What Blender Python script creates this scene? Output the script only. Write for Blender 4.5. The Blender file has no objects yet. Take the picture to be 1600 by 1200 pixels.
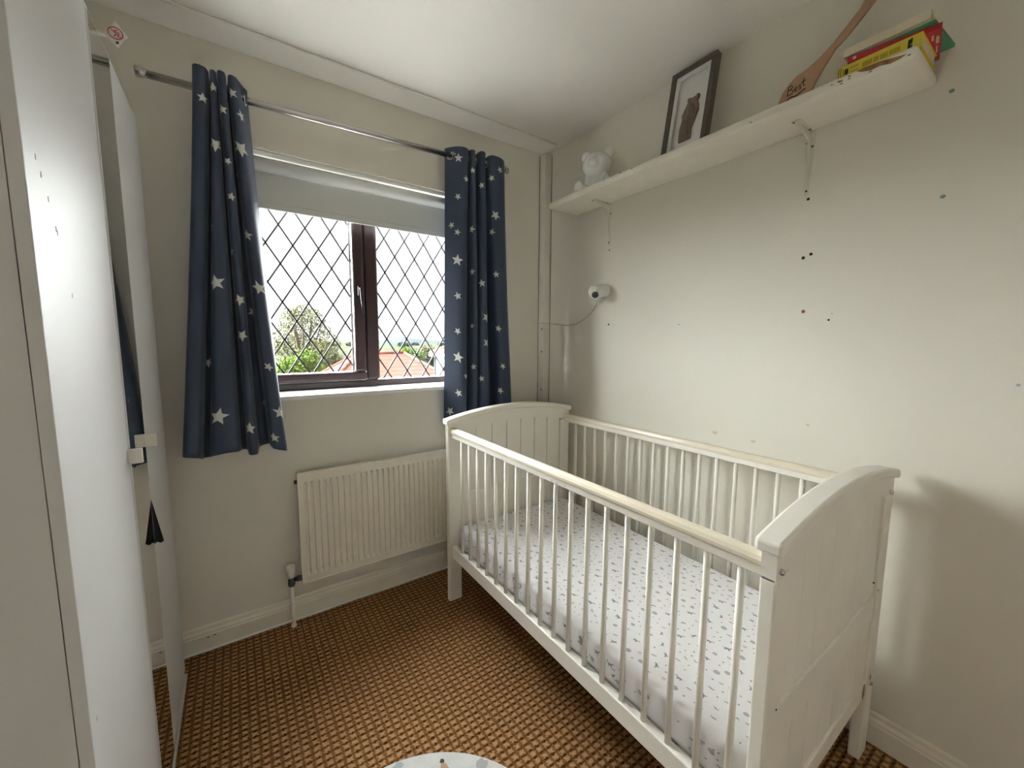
import bpy, bmesh, math, random
from mathutils import Vector, Matrix

PI = math.pi
rnd = random.Random(7)
scene = bpy.context.scene
col = scene.collection

# ------------------------------------------------------------------ camera, sky, exposure
cam_d = bpy.data.cameras.new('camera')
cam_d.sensor_width = 36.0
cam_d.lens = 36.0 * 626.88 / 1600.0
cam_d.clip_start = 0.02
cam_d.clip_end = 1000
cam = bpy.data.objects.new('camera', cam_d)
col.objects.link(cam)
_y, _p, _r = math.radians(34.716), math.radians(6.099), math.radians(0.2524)
fw = Vector((math.sin(_y) * math.cos(_p), math.cos(_y) * math.cos(_p), -math.sin(_p)))
rt = Vector((math.cos(_y), -math.sin(_y), 0))
up = rt.cross(fw)
rt2 = rt * math.cos(_r) + up * math.sin(_r)
up2 = up * math.cos(_r) - rt * math.sin(_r)
cam.matrix_world = Matrix(((rt2.x, up2.x, -fw.x, 0), (rt2.y, up2.y, -fw.y, 0),
                           (rt2.z, up2.z, -fw.z, 1.29), (0, 0, 0, 1)))
scene.camera = cam

SKY = 0.85
world = bpy.data.worlds.new('overcast_sky')
scene.world = world
world.use_nodes = True
bgn = world.node_tree.nodes['Background']
bgn.inputs['Color'].default_value = (0.95, 0.98, 1.0, 1)
bgn.inputs['Strength'].default_value = SKY

portal_d = bpy.data.lights.new('window_portal', 'AREA')
portal_d.shape = 'RECTANGLE'
portal_d.size = 1.2
portal_d.size_y = 0.82
portal_d.cycles.is_portal = True
portal = bpy.data.objects.new('window_portal', portal_d)
portal.location = (0.59, 2.24, 1.46)
portal.rotation_euler = (-PI / 2, 0, 0)
col.objects.link(portal)

sun_d = bpy.data.lights.new('fill_sun', 'SUN')      # added wide sun outside the window, to brighten the room; none is seen
sun_d.energy = 70.0
sun_d.angle = math.radians(140)
sun_d.color = (0.985, 0.995, 1.0)
sun = bpy.data.objects.new('fill_sun', sun_d)
sun.rotation_euler = Vector((0.64, -0.71, -0.29)).to_track_quat('-Z', 'Y').to_euler()
col.objects.link(sun)

scene.view_settings.view_transform = 'Standard'
scene.view_settings.look = 'None'
scene.view_settings.gamma = 1.0
scene.view_settings.use_curve_mapping = False
scene.view_settings.exposure = 1.28
scene.cycles.use_denoising = True
scene.cycles.max_bounces = 14
scene.cycles.diffuse_bounces = 9
scene.cycles.glossy_bounces = 5
scene.cycles.transparent_max_bounces = 16
scene.cycles.sample_clamp_indirect = 6.0

# room numbers (metres; camera stands over the origin)
XR, YW, H = 1.642, 2.01, 2.42
XL, YB = -0.78, -0.95
WX0, WX1, WZ0, WZ1 = -0.01, 1.19, 1.03, 2.067      # window opening


# ------------------------------------------------------------------ materials
def nd(nt, kind, **kw):
    n = nt.nodes.new(kind)
    for k, v in kw.items():
        setattr(n, k, v)
    return n


def mat(name, rgb, rough=0.5, metal=0.0, noise=None, bump=None, spec=None, sheen=0.0, coat=0.0):
    """principled material; noise=(scale, amount) varies the tone, bump=(scale, strength)"""
    m = bpy.data.materials.new(name)
    m.use_nodes = True
    nt = m.node_tree
    b = nt.nodes['Principled BSDF']
    b.inputs['Base Color'].default_value = (*rgb, 1)
    b.inputs['Roughness'].default_value = rough
    b.inputs['Metallic'].default_value = metal
    if spec is not None:
        b.inputs['Specular IOR Level'].default_value = spec
    if sheen:
        b.inputs['Sheen Weight'].default_value = sheen
        b.inputs['Sheen Roughness'].default_value = 0.4
    if coat:
        b.inputs['Coat Weight'].default_value = coat
    tc = nd(nt, 'ShaderNodeTexCoord')
    if noise:
        n = nd(nt, 'ShaderNodeTexNoise')
        n.inputs['Scale'].default_value = noise[0]
        n.inputs['Detail'].default_value = 4
        r = nd(nt, 'ShaderNodeValToRGB')
        a = noise[1]
        r.color_ramp.elements[0].position = 0.3
        r.color_ramp.elements[1].position = 0.7
        r.color_ramp.elements[0].color = (*[c * (1 - a) for c in rgb], 1)
        r.color_ramp.elements[1].color = (*[min(1, c * (1 + a)) for c in rgb], 1)
        nt.links.new(tc.outputs['Object'], n.inputs['Vector'])
        nt.links.new(n.outputs['Fac'], r.inputs['Fac'])
        nt.links.new(r.outputs['Color'], b.inputs['Base Color'])
    if bump:
        n2 = nd(nt, 'ShaderNodeTexNoise')
        n2.inputs['Scale'].default_value = bump[0]
        n2.inputs['Detail'].default_value = 3
        bp = nd(nt, 'ShaderNodeBump')
        bp.inputs['Strength'].default_value = bump[1]
        bp.inputs['Distance'].default_value = 0.004
        nt.links.new(tc.outputs['Object'], n2.inputs['Vector'])
        nt.links.new(n2.outputs['Fac'], bp.inputs['Height'])
        nt.links.new(bp.outputs['Normal'], b.inputs['Normal'])
    return m


def mth(nt, op, a, b=None, c=None, clamp=False):
    n = nd(nt, 'ShaderNodeMath', operation=op)
    n.use_clamp = clamp
    for i, v in enumerate((a, b, c)):
        if v is None:
            continue
        if isinstance(v, (int, float)):
            n.inputs[i].default_value = v
        else:
            nt.links.new(v, n.inputs[i])
    return n.outputs[0]


def sstep(nt, x, lo, hi):
    n = nd(nt, 'ShaderNodeMapRange', interpolation_type='SMOOTHSTEP')
    n.inputs['From Min'].default_value = lo
    n.inputs['From Max'].default_value = hi
    nt.links.new(x, n.inputs['Value'])
    return n.outputs[0]


def mixc(nt, fac, a, b):
    n = nd(nt, 'ShaderNodeMix', data_type='RGBA')
    nt.links.new(fac, n.inputs['Factor'])
    for s, v in ((n.inputs['A'], a), (n.inputs['B'], b)):
        if isinstance(v, tuple):
            s.default_value = (*v, 1)
        else:
            nt.links.new(v, s)
    return n.outputs['Result']


def carpet_material():
    m = bpy.data.materials.new('woven_brown_carpet')
    m.use_nodes = True
    nt = m.node_tree
    b = nt.nodes['Principled BSDF']
    b.inputs['Roughness'].default_value = 0.95
    b.inputs['Specular IOR Level'].default_value = 0.1
    tc = nd(nt, 'ShaderNodeTexCoord')
    nz = nd(nt, 'ShaderNodeTexNoise')
    nz.inputs['Scale'].default_value = 150
    nz.inputs['Detail'].default_value = 2
    nt.links.new(tc.outputs['Object'], nz.inputs['Vector'])
    sp = nd(nt, 'ShaderNodeSeparateXYZ')
    nt.links.new(tc.outputs['Object'], sp.inputs[0])
    nf = mth(nt, 'SUBTRACT', nz.outputs['Fac'], 0.5)
    u0 = mth(nt, 'ADD', mth(nt, 'MULTIPLY', sp.outputs[0], 1 / 0.0265), mth(nt, 'MULTIPLY', nf, 0.75))
    v0 = mth(nt, 'ADD', mth(nt, 'MULTIPLY', sp.outputs[1], 1 / 0.0237), mth(nt, 'MULTIPLY', nf, -0.6))
    u = mth(nt, 'SUBTRACT', mth(nt, 'FRACT', u0), 0.5)
    v = mth(nt, 'SUBTRACT', mth(nt, 'FRACT', v0), 0.5)
    au, av = mth(nt, 'ABSOLUTE', u), mth(nt, 'ABSOLUTE', v)
    # tan tuft: four-pointed star, pinched on its axes
    d = mth(nt, 'MAXIMUM', mth(nt, 'MULTIPLY', au, 1.0), mth(nt, 'MULTIPLY', av, 1.12))
    pinch = mth(nt, 'MULTIPLY', mth(nt, 'MINIMUM', au, av), 0.30)
    d = mth(nt, 'SUBTRACT', d, pinch)
    tan = mth(nt, 'SUBTRACT', 1.0, sstep(nt, d, 0.20, 0.36))
    # dark dashes between the rows
    vs = mth(nt, 'SUBTRACT', mth(nt, 'ABSOLUTE', mth(nt, 'SUBTRACT', av, 0.5)), 0.0)
    dash = mth(nt, 'MULTIPLY', mth(nt, 'SUBTRACT', 1.0, sstep(nt, vs, 0.06, 0.17)),
               mth(nt, 'SUBTRACT', 1.0, sstep(nt, au, 0.18, 0.34)))
    gv = mth(nt, 'ABSOLUTE', mth(nt, 'SUBTRACT', av, 0.40))
    gu = mth(nt, 'ABSOLUTE', mth(nt, 'SUBTRACT', au, 0.5))
    dot = mth(nt, 'MULTIPLY', mth(nt, 'SUBTRACT', 1.0, sstep(nt, gv, 0.06, 0.2)),
              mth(nt, 'SUBTRACT', 1.0, sstep(nt, gu, 0.06, 0.18)))
    dark = mth(nt, 'MAXIMUM', dash, mth(nt, 'MULTIPLY', dot, 0.6))
    c = mixc(nt, tan, (0.20, 0.094, 0.027), (0.42, 0.235, 0.118))
    c = mixc(nt, dark, c, (0.052, 0.019, 0.005))
    # large soft unevenness in the dye
    n2 = nd(nt, 'ShaderNodeTexNoise')
    n2.inputs['Scale'].default_value = 9
    nt.links.new(tc.outputs['Object'], n2.inputs['Vector'])
    hs = nd(nt, 'ShaderNodeHueSaturation')
    nt.links.new(mth(nt, 'ADD', 0.85, mth(nt, 'MULTIPLY', n2.outputs['Fac'], 0.3)), hs.inputs['Value'])
    nt.links.new(c, hs.inputs['Color'])
    nt.links.new(hs.outputs['Color'], b.inputs['Base Color'])
    bp = nd(nt, 'ShaderNodeBump')
    bp.inputs['Strength'].default_value = 0.7
    bp.inputs['Distance'].default_value = 0.004
    nt.links.new(mth(nt, 'SUBTRACT', tan, dark), bp.inputs['Height'])
    nt.links.new(bp.outputs['Normal'], b.inputs['Normal'])
    return m


def roof_material(name, rgb, axis):
    """small clay tiles: rows across the slope"""
    m = bpy.data.materials.new(name)
    m.use_nodes = True
    nt = m.node_tree
    b = nt.nodes['Principled BSDF']
    b.inputs['Roughness'].default_value = 0.9
    b.inputs['Specular IOR Level'].default_value = 0.0
    tc = nd(nt, 'ShaderNodeTexCoord')
    sp = nd(nt, 'ShaderNodeSeparateXYZ')
    nt.links.new(tc.outputs['Object'], sp.inputs[0])
    f = mth(nt, 'FRACT', mth(nt, 'MULTIPLY', sp.outputs[2], 7.5))
    g = sstep(nt, f, 0.0, 0.35)
    n2 = nd(nt, 'ShaderNodeTexNoise')
    n2.inputs['Scale'].default_value = 3.0
    nt.links.new(tc.outputs['Object'], n2.inputs['Vector'])
    c1 = mixc(nt, n2.outputs['Fac'], tuple(x * 0.8 for x in rgb), tuple(min(1, x * 1.15) for x in rgb))
    c = mixc(nt, g, tuple(x * 0.55 for x in rgb), c1)
    nt.links.new(c, b.inputs['Base Color'])
    return m


def glass_material():
    m = bpy.data.materials.new('clear_window_glass')
    m.use_nodes = True
    nt = m.node_tree
    nt.nodes.remove(nt.nodes['Principled BSDF'])
    out = nt.nodes['Material Output']
    tr = nd(nt, 'ShaderNodeBsdfTransparent')
    tr.inputs['Color'].default_value = (0.97, 0.985, 0.98, 1)
    gl = nd(nt, 'ShaderNodeBsdfGlossy')
    gl.inputs['Roughness'].default_value = 0.02
    mx = nd(nt, 'ShaderNodeMixShader')
    mx.inputs['Fac'].default_value = 0.05
    nt.links.new(tr.outputs[0], mx.inputs[1])
    nt.links.new(gl.outputs[0], mx.inputs[2])
    nt.links.new(mx.outputs[0], out.inputs['Surface'])
    return m


def wood_material(name, a, b_, scale=(3, 60, 3), rough=0.5):
    m = bpy.data.materials.new(name)
    m.use_nodes = True
    nt = m.node_tree
    b = nt.nodes['Principled BSDF']
    b.inputs['Roughness'].default_value = rough
    tc = nd(nt, 'ShaderNodeTexCoord')
    mp = nd(nt, 'ShaderNodeMapping')
    mp.inputs['Scale'].default_value = scale
    n = nd(nt, 'ShaderNodeTexNoise')
    n.inputs['Scale'].default_value = 4
    n.inputs['Detail'].default_value = 5
    nt.links.new(tc.outputs['Object'], mp.inputs['Vector'])
    nt.links.new(mp.outputs[0], n.inputs['Vector'])
    nt.links.new(mixc(nt, n.outputs['Fac'], a, b_), b.inputs['Base Color'])
    return m


M = {}
WALL = (0.735, 0.71, 0.63)
M['wall'] = mat('cream_wall_paint', WALL, 0.75, noise=(1.7, 0.02), bump=(70, 0.10), spec=0.25)
M['ceil'] = mat('white_ceiling_paint', (0.84, 0.83, 0.79), 0.85, noise=(1.2, 0.02), bump=(40, 0.08), spec=0.2)
M['trim'] = mat('cream_gloss_trim', (0.76, 0.72, 0.62), 0.35, noise=(12, 0.04))
M['boxing'] = mat('white_boxing_paint', (0.70, 0.67, 0.60), 0.45, noise=(20, 0.03))
M['sill'] = mat('white_gloss_sill', (0.78, 0.78, 0.76), 0.3)
M['carpet'] = carpet_material()
M['frame'] = wood_material('dark_mahogany_window_frame', (0.020, 0.010, 0.013), (0.045, 0.020, 0.023), (8, 8, 60), 0.32)
M['lead'] = mat('grey_window_lead', (0.045, 0.045, 0.055), 0.8, 0.0)
M['glass'] = glass_material()
M['handle_m'] = mat('dark_window_handle', (0.05, 0.045, 0.05), 0.12, 0.9)
M['fabric'] = mat('navy_curtain_fabric', (0.026, 0.041, 0.078), 0.6, noise=(300, 0.12), sheen=0.18)
M['star'] = mat('silver_star_print', (0.62, 0.64, 0.60), 0.5)
M['chrome'] = mat('brushed_chrome_pole', (0.62, 0.60, 0.60), 0.22, 1.0)
M['blind'] = mat('pale_blind_fabric', (0.60, 0.61, 0.58), 0.85, noise=(200, 0.02))
M['blind_w'] = mat('white_blind_plastic', (0.78, 0.79, 0.78), 0.35)
M['rad'] = mat('cream_radiator_enamel', (0.80, 0.76, 0.655), 0.35, noise=(25, 0.03))
M['plast'] = mat('white_plastic', (0.76, 0.74, 0.68), 0.35)
M['plast2'] = mat('bright_white_plastic', (0.82, 0.82, 0.80), 0.3)
M['dmetal'] = mat('dull_dark_metal', (0.10, 0.10, 0.105), 0.4, 0.9)
M['metal'] = mat('bright_metal', (0.6, 0.6, 0.6), 0.25, 1.0)
M['cot'] = mat('white_cot_paint', (0.80, 0.775, 0.705), 0.4, noise=(9, 0.025))
M['teeth'] = mat('cream_teething_rail_plastic', (0.74, 0.67, 0.53), 0.26, noise=(6, 0.04))
M['sheet'] = mat('white_cotton_sheet', (0.80, 0.79, 0.80), 0.9, bump=(18, 0.5))
M['p_blue'] = mat('grey_blue_print', (0.23, 0.26, 0.32), 0.9)
M['p_grey'] = mat('pale_grey_print', (0.42, 0.43, 0.45), 0.9)
M['p_tan'] = mat('beige_print', (0.62, 0.56, 0.52), 0.9)
M['ward'] = mat('white_wardrobe_laminate', (0.62, 0.62, 0.615), 0.5, noise=(4, 0.01), spec=0.16)
M['dark'] = mat('dark_gap', (0.02, 0.018, 0.016), 0.8)
M['mirror'] = mat('mirror_glass', (0.82, 0.83, 0.82), 0.015, 1.0)
M['black'] = mat('black_cloth', (0.006, 0.006, 0.008), 0.85)
M['paper'] = mat('white_paper_tag', (0.78, 0.76, 0.74), 0.7)
M['red'] = mat('red_print', (0.45, 0.04, 0.04), 0.6)
M['shelf'] = mat('cream_shelf_paint', (0.82, 0.785, 0.69), 0.42, noise=(14, 0.03))
M['bracket'] = mat('painted_bracket', (0.72, 0.70, 0.63), 0.4)
M['chip'] = mat('bare_wood_chip', (0.26, 0.13, 0.05), 0.8, noise=(60, 0.4))
M['bear'] = mat('white_glazed_ceramic', (0.76, 0.77, 0.74), 0.22)
M['pframe'] = mat('dark_grey_frame_wood', (0.085, 0.070, 0.056), 0.42, noise=(40, 0.2))
M['mount'] = mat('white_mount_card', (0.74, 0.74, 0.72), 0.9)
M['cast'] = mat('brown_cast', (0.15, 0.10, 0.072), 0.45, noise=(25, 0.25))
M['spoon'] = wood_material('pale_spoon_wood', (0.40, 0.235, 0.14), (0.50, 0.32, 0.20), (3, 30, 3), 0.6)
M['burn'] = mat('burnt_writing', (0.05, 0.022, 0.010), 0.9)
M['b_yel'] = mat('yellow_book_cover', (0.66, 0.55, 0.045), 0.45)
M['b_red'] = mat('red_book_cover', (0.42, 0.015, 0.025), 0.4)
M['b_grn'] = mat('green_book_cover', (0.055, 0.27, 0.15), 0.5)
M['b_crm'] = mat('cream_book_cover', (0.70, 0.62, 0.47), 0.6)
M['pages'] = mat('cream_pages', (0.74, 0.66, 0.50), 0.9, noise=(90, 0.06))
M['ink'] = mat('dark_ink', (0.03, 0.02, 0.01), 0.7)
M['ink_y'] = mat('mustard_ink', (0.40, 0.30, 0.02), 0.7)
M['ink_w'] = mat('pale_ink', (0.72, 0.55, 0.52), 0.7)
M['lens'] = mat('black_lens', (0.008, 0.008, 0.010), 0.08)
M['clear'] = mat('clear_plastic', (0.62, 0.61, 0.54), 0.15)
M['cable'] = mat('pale_grey_cable', (0.42, 0.40, 0.36), 0.5)
M['hole'] = mat('dark_hole', (0.015, 0.008, 0.006), 0.9)
M['plug'] = mat('brown_wall_plug', (0.16, 0.05, 0.03), 0.7)
M['tack'] = mat('green_tack', (0.20, 0.30, 0.25), 0.8)
M['stain'] = mat('tan_scuff', (0.60, 0.52, 0.40), 0.8)
M['rug'] = mat('pale_rug_pile', (0.56, 0.56, 0.55), 0.95, noise=(14, 0.10), bump=(200, 0.5))
M['roof'] = roof_material('orange_clay_roof', (0.15, 0.058, 0.045), 0)
M['render_w'] = mat('white_house_render', (0.50, 0.51, 0.52), 0.8, spec=0.0)
M['ground'] = mat('garden_ground', (0.036, 0.039, 0.028), 0.95, noise=(0.25, 0.3), spec=0.0)
M['hillm'] = mat('distant_hill', (0.034, 0.040, 0.040), 0.95, noise=(0.05, 0.2), spec=0.0)
M['bounce_m'] = mat('pale_bounce_slab', (0.68, 0.665, 0.63), 0.9, noise=(2.0, 0.10), spec=0.0)  # for the added slab that reflects daylight up into the room
M['leaf_a'] = mat('sparse_olive_leaves', (0.080, 0.083, 0.042), 0.9, noise=(0.6, 0.3), spec=0.0)
M['leaf_b'] = mat('fresh_green_leaves', (0.075, 0.115, 0.026), 0.9, noise=(0.8, 0.3), spec=0.0)
M['leaf_c'] = mat('yellow_green_leaves', (0.070, 0.078, 0.012), 0.9, noise=(0.8, 0.3), spec=0.0)
M['leaf_d'] = mat('distant_grey_green_leaves', (0.028, 0.034, 0.028), 0.9, noise=(0.2, 0.25), spec=0.0)
M['bark'] = mat('grey_bark', (0.12, 0.10, 0.075), 0.9, spec=0.0)


# ------------------------------------------------------------------ mesh helpers
class MB:
    def __init__(s):
        s.v, s.f, s.mi, s.cur, s.sm = [], [], [], 0, []
        s.smooth = False

    def _add(s, vs, fs, smooth=None):
        o = len(s.v)
        s.v += [tuple(p) for p in vs]
        for f in fs:
            s.f.append(tuple(i + o for i in f))
            s.mi.append(s.cur)
            s.sm.append(s.smooth if smooth is None else smooth)
        return s

    def box(s, x0, x1, y0, y1, z0, z1):
        vs = [(x, y, z) for z in (z0, z1) for y in (y0, y1) for x in (x0, x1)]
        return s._add(vs, [(0, 2, 3, 1), (4, 5, 7, 6), (0, 1, 5, 4), (2, 6, 7, 3), (0, 4, 6, 2), (1, 3, 7, 5)], False)

    def obox(s, c, ax, ay, az):
        """box from centre and three half-axis vectors"""
        c, ax, ay, az = map(Vector, (c, ax, ay, az))
        vs = [c + ax * i + ay * j + az * k for k in (-1, 1) for j in (-1, 1) for i in (-1, 1)]
        return s._add(vs, [(0, 2, 3, 1), (4, 5, 7, 6), (0, 1, 5, 4), (2, 6, 7, 3), (0, 4, 6, 2), (1, 3, 7, 5)], False)

    def tube(s, pts, r, n=12, cap=True, smooth=True):
        pts = [Vector(p) for p in pts]
        rs = r if isinstance(r, (list, tuple)) else [r] * len(pts)
        t0 = (pts[1] - pts[0]).normalized()
        a = t0.orthogonal().normalized()
        vs, fs = [], []
        for i, p in enumerate(pts):
            t = (pts[min(i + 1, len(pts) - 1)] - pts[max(i - 1, 0)]).normalized()
            a = (a - t * a.dot(t)).normalized()
            b = t.cross(a)
            for k in range(n):
                w = 2 * PI * k / n
                vs.append(p + (a * math.cos(w) + b * math.sin(w)) * rs[i])
        for i in range(len(pts) - 1):
            for k in range(n):
                q = (k + 1) % n
                fs.append((i * n + k, i * n + q, (i + 1) * n + q, (i + 1) * n + k))
        s._add(vs, fs, smooth)
        if cap:
            o = len(s.v) - len(vs)
            s.f.append(tuple(o + k for k in reversed(range(n)))); s.mi.append(s.cur); s.sm.append(False)
            s.f.append(tuple(o + (len(pts) - 1) * n + k for k in range(n))); s.mi.append(s.cur); s.sm.append(False)
        return s

    def prism(s, poly, d, org=(0, 0, 0), ex=(1, 0, 0), ey=(0, 0, 1), smooth=False):
        """polygon given in (ex, ey), extruded by the vector d"""
        org, ex, ey, d = Vector(org), Vector(ex), Vector(ey), Vector(d)
        n = len(poly)
        a = [org + ex * p[0] + ey * p[1] for p in poly]
        vs = a + [p + d for p in a]
        fs = [tuple(range(n)), tuple(reversed(range(n, 2 * n)))]
        fs += [(i, i + n, (i + 1) % n + n, (i + 1) % n) for i in range(n)]
        return s._add(vs, fs, smooth)

    def flat(s, poly, org=(0, 0, 0), ex=(1, 0, 0), ey=(0, 0, 1)):
        org, ex, ey = Vector(org), Vector(ex), Vector(ey)
        return s._add([org + ex * p[0] + ey * p[1] for p in poly], [tuple(range(len(poly)))], False)

    def ball(s, c, r, n=16, m=10, rot=None, smooth=True):
        c = Vector(c)
        r = Vector(r) if not isinstance(r, (int, float)) else Vector((r, r, r))
        rot = rot or Matrix.Identity(3)
        vs = [c + rot @ Vector((0, 0, r.z))]
        for j in range(1, m):
            t = PI * j / m
            for k in range(n):
                w = 2 * PI * k / n
                vs.append(c + rot @ Vector((r.x * math.sin(t) * math.cos(w), r.y * math.sin(t) * math.sin(w), r.z * math.cos(t))))
        vs.append(c + rot @ Vector((0, 0, -r.z)))
        fs = [(0, 1 + k, 1 + (k + 1) % n) for k in range(n)]
        for j in range(m - 2):
            for k in range(n):
                q = (k + 1) % n
                fs.append((1 + j * n + k, 1 + (j + 1) * n + k, 1 + (j + 1) * n + q, 1 + j * n + q))
        L = len(vs) - 1
        fs += [(L, 1 + (m - 2) * n + (k + 1) % n, 1 + (m - 2) * n + k) for k in range(n)]
        return s._add(vs, fs, smooth)

    def grid(s, rows, smooth=True):
        n = len(rows[0])
        vs = [p for r in rows for p in r]
        fs = [(i * n + k, i * n + k + 1, (i + 1) * n + k + 1, (i + 1) * n + k)
              for i in range(len(rows) - 1) for k in range(n - 1)]
        return s._add(vs, fs, smooth)

    def mesh(s, name, mats):
        me = bpy.data.meshes.new(name)
        me.from_pydata(s.v, [], s.f)
        for m in (mats if isinstance(mats, (list, tuple)) else [mats]):
            me.materials.append(m)
        me.polygons.foreach_set('material_index', s.mi)
        me.polygons.foreach_set('use_smooth', s.sm)
        me.update()
        return me

    def build(s, name, mats, parent=None, bevel=0, seg=2, recalc=True):
        me = s.mesh(name, mats)
        if recalc:
            bm = bmesh.new()
            bm.from_mesh(me)
            bmesh.ops.recalc_face_normals(bm, faces=bm.faces)
            bm.to_mesh(me)
            bm.free()
        return link(name, me, parent, bevel, seg)


def link(name, me, parent=None, bevel=0, seg=2):
    o = bpy.data.objects.new(name, me)
    col.objects.link(o)
    if parent is not None:
        put(o, parent)
    if bevel:
        b = o.modifiers.new('bevel', 'BEVEL')
        b.width = bevel
        b.segments = seg
        b.limit_method = 'ANGLE'
        b.angle_limit = 0.7
    return o


def wloc(o):
    return o.location + (wloc(o.parent) + o.matrix_parent_inverse.translation if o.parent else Vector())


def put(o, parent):
    o.parent = parent
    o.matrix_parent_inverse = Matrix.Translation(-wloc(parent))


def empty(name, loc, label=None, cat=None, group=None, kind=None):
    o = bpy.data.objects.new(name, None)
    o.empty_display_size = 0.05
    col.objects.link(o)
    o.location = loc
    tag(o, label, cat, group, kind)
    return o


def tag(o, label=None, cat=None, group=None, kind=None):
    if label: o['label'] = label
    if cat: o['category'] = cat
    if group: o['group'] = group
    if kind: o['kind'] = kind
    return o


def struct(o, label=None):
    o['kind'] = 'structure'
    if label: o['label'] = label
    return o


# ------------------------------------------------------------------ the room
fl = struct(MB().box(XL, XR, YB, YW, -0.12, 0).build('floor', M['carpet']), 'brown and tan woven carpet floor')
ce = struct(MB().box(XL - .1, XR + .1, YB - .1, YW + .25, H, H + .1).build('ceiling', M['ceil']), 'white painted ceiling')

w = MB()
T = 0.27
w.box(XL - .1, WX0, YW, YW + T, -.12, H)
w.box(WX1, XR + .1, YW, YW + T, -.12, H)
w.box(WX0, WX1, YW, YW + T, -.12, WZ0)
w.box(WX0, WX1, YW, YW + T, WZ1, H)
wall_w = struct(w.build('wall_window', M['wall']), 'cream wall around the leaded window')
wall_r = struct(MB().box(XR, XR + .1, YB - .1, YW, -.12, H).build('wall_right', M['wall']), 'cream wall behind the cot')
struct(MB().box(XL - .1, XL, YB - .1, YW, -.12, H).build('wall_left', M['wall']), 'cream wall behind the wardrobe')
w = MB()
DX0, DX1, DZ = -0.35, 0.43, 2.0
w.box(XL, DX0, YB - .1, YB, -.12, H).box(DX1, XR, YB - .1, YB, -.12, H).box(DX0, DX1, YB - .1, YB, DZ, H)
struct(w.build('wall_back', M['wall']), 'cream wall with the bedroom door')
dr = struct(empty('door_1', (0.04, YB, 0)), 'white panelled bedroom door out of view, set ajar to add fill light')
# set ajar, swung outwards, so skylight through the gap adds fill to the room
_a = math.radians(8)
_u, _n = Vector((-math.cos(_a), -math.sin(_a), 0)), Vector((math.sin(_a), -math.cos(_a), 0))
_h = Vector((DX1 - .004, YB - .07, DZ / 2))
MB().obox(_h + _u * .386 + _n * .02, _u * .386, _n * .02, (0, 0, DZ / 2 - .004)).build('door_leaf', M['ward'], dr)
_k = _h + _u * .71
MB().tube([_k, _k - _n * .05, _k - _n * .05 - _u * .11], .009).build('door_handle', M['metal'], dr)
for a, b, z0, z1 in ((DX0 - .06, DX0, 0, DZ + .06), (DX1, DX1 + .06, 0, DZ + .06), (DX0, DX1, DZ, DZ + .06)):
    MB().box(a, b, YB, YB + .015, z0, z1).build('architrave', M['trim'], dr)

# shallow downstand along the ceiling over the window
struct(MB().box(XL, 1.598, 1.862, YW, H - .012, H).build('trim_1', M['ceil'], None, .006), 'shallow boxed strip where the ceiling meets the window wall')

# boxed pipe in the corner, in two lengths with a joint
bx = struct(empty('trim_2', (1.616, 1.985, 0)), 'narrow white pipe boxing in the corner')
MB().box(1.592, XR, 1.960, YW, 1.405, H - .018).build('boxing_panel', M['boxing'], bx, .002)
MB().box(1.592, XR, 1.957, YW, 0.0, 1.402).build('boxing_panel', M['boxing'], bx, .002)
for a, b, c_, d_ in ((1.5895, 1.5918, 2.0075, YW), (1.6402, XR, 1.9545, 1.9568)):
    MB().box(a, b, c_, d_, .0, H - .02).build('shrinkage_gap', M['dark'], bx)
for z in (1.36, 1.22, 0.98):
    MB().box(1.5905, 1.592, 1.968, 1.976, z, z + .012).build('nail_hole', M['dmetal'], bx)


def baseboard(name, axis, a0, a1, face, sgn, label):
    """moulded skirting; face = wall plane, sgn = direction into the room"""
    prof = [(0, 0), (.018, 0), (.018, .066), (.0155, .072), (.0155, .078), (.010, .088), (.008, .098), (.004, .104), (0, .104)]
    b = MB()
    if axis == 'x':
        b.prism(prof, (a1 - a0, 0, 0), (a0, face, 0), (0, sgn, 0), (0, 0, 1))
    else:
        b.prism(prof, (0, a1 - a0, 0), (face, a0, 0), (sgn, 0, 0), (0, 0, 1))
    return struct(b.build(name, M['trim']), label)


baseboard('baseboard_window', 'x', XL, 1.59, YW, -1, 'cream moulded skirting board under the window')
baseboard('baseboard_right', 'y', YB, 1.955, XR, -1, 'cream moulded skirting board behind the cot')
pts = [(-.75 + i * .1, 1.986 + .002 * math.sin(i * 1.7), .006) for i in range(24)]
struct(MB().tube(pts, .005, 8).build('trim_3', M['plast2']), 'thin white bead along the foot of the skirting board')
for x, z in ((-.245, .052), (-.158, .056), (-.135, .058)):
    MB().box(x, x + .008, 1.9912, 1.9922, z, z + .003).build('paint_chip', M['hole'], bpy.data.objects['baseboard_window'])

# ------------------------------------------------------------------ window
win = struct(empty('window_1', (0.59, 2.2, WZ0)), 'dark brown window with diamond leaded glass')
GY = 2.20
SILLZ = 1.050


def fr(name, x0, x1, z0, z1, y0=2.165, y1=2.235, parent=win, bev=.006):
    return MB().box(x0, x1, y0, y1, z0, z1).build(name, M['frame'], parent, bev, 3)


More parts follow.
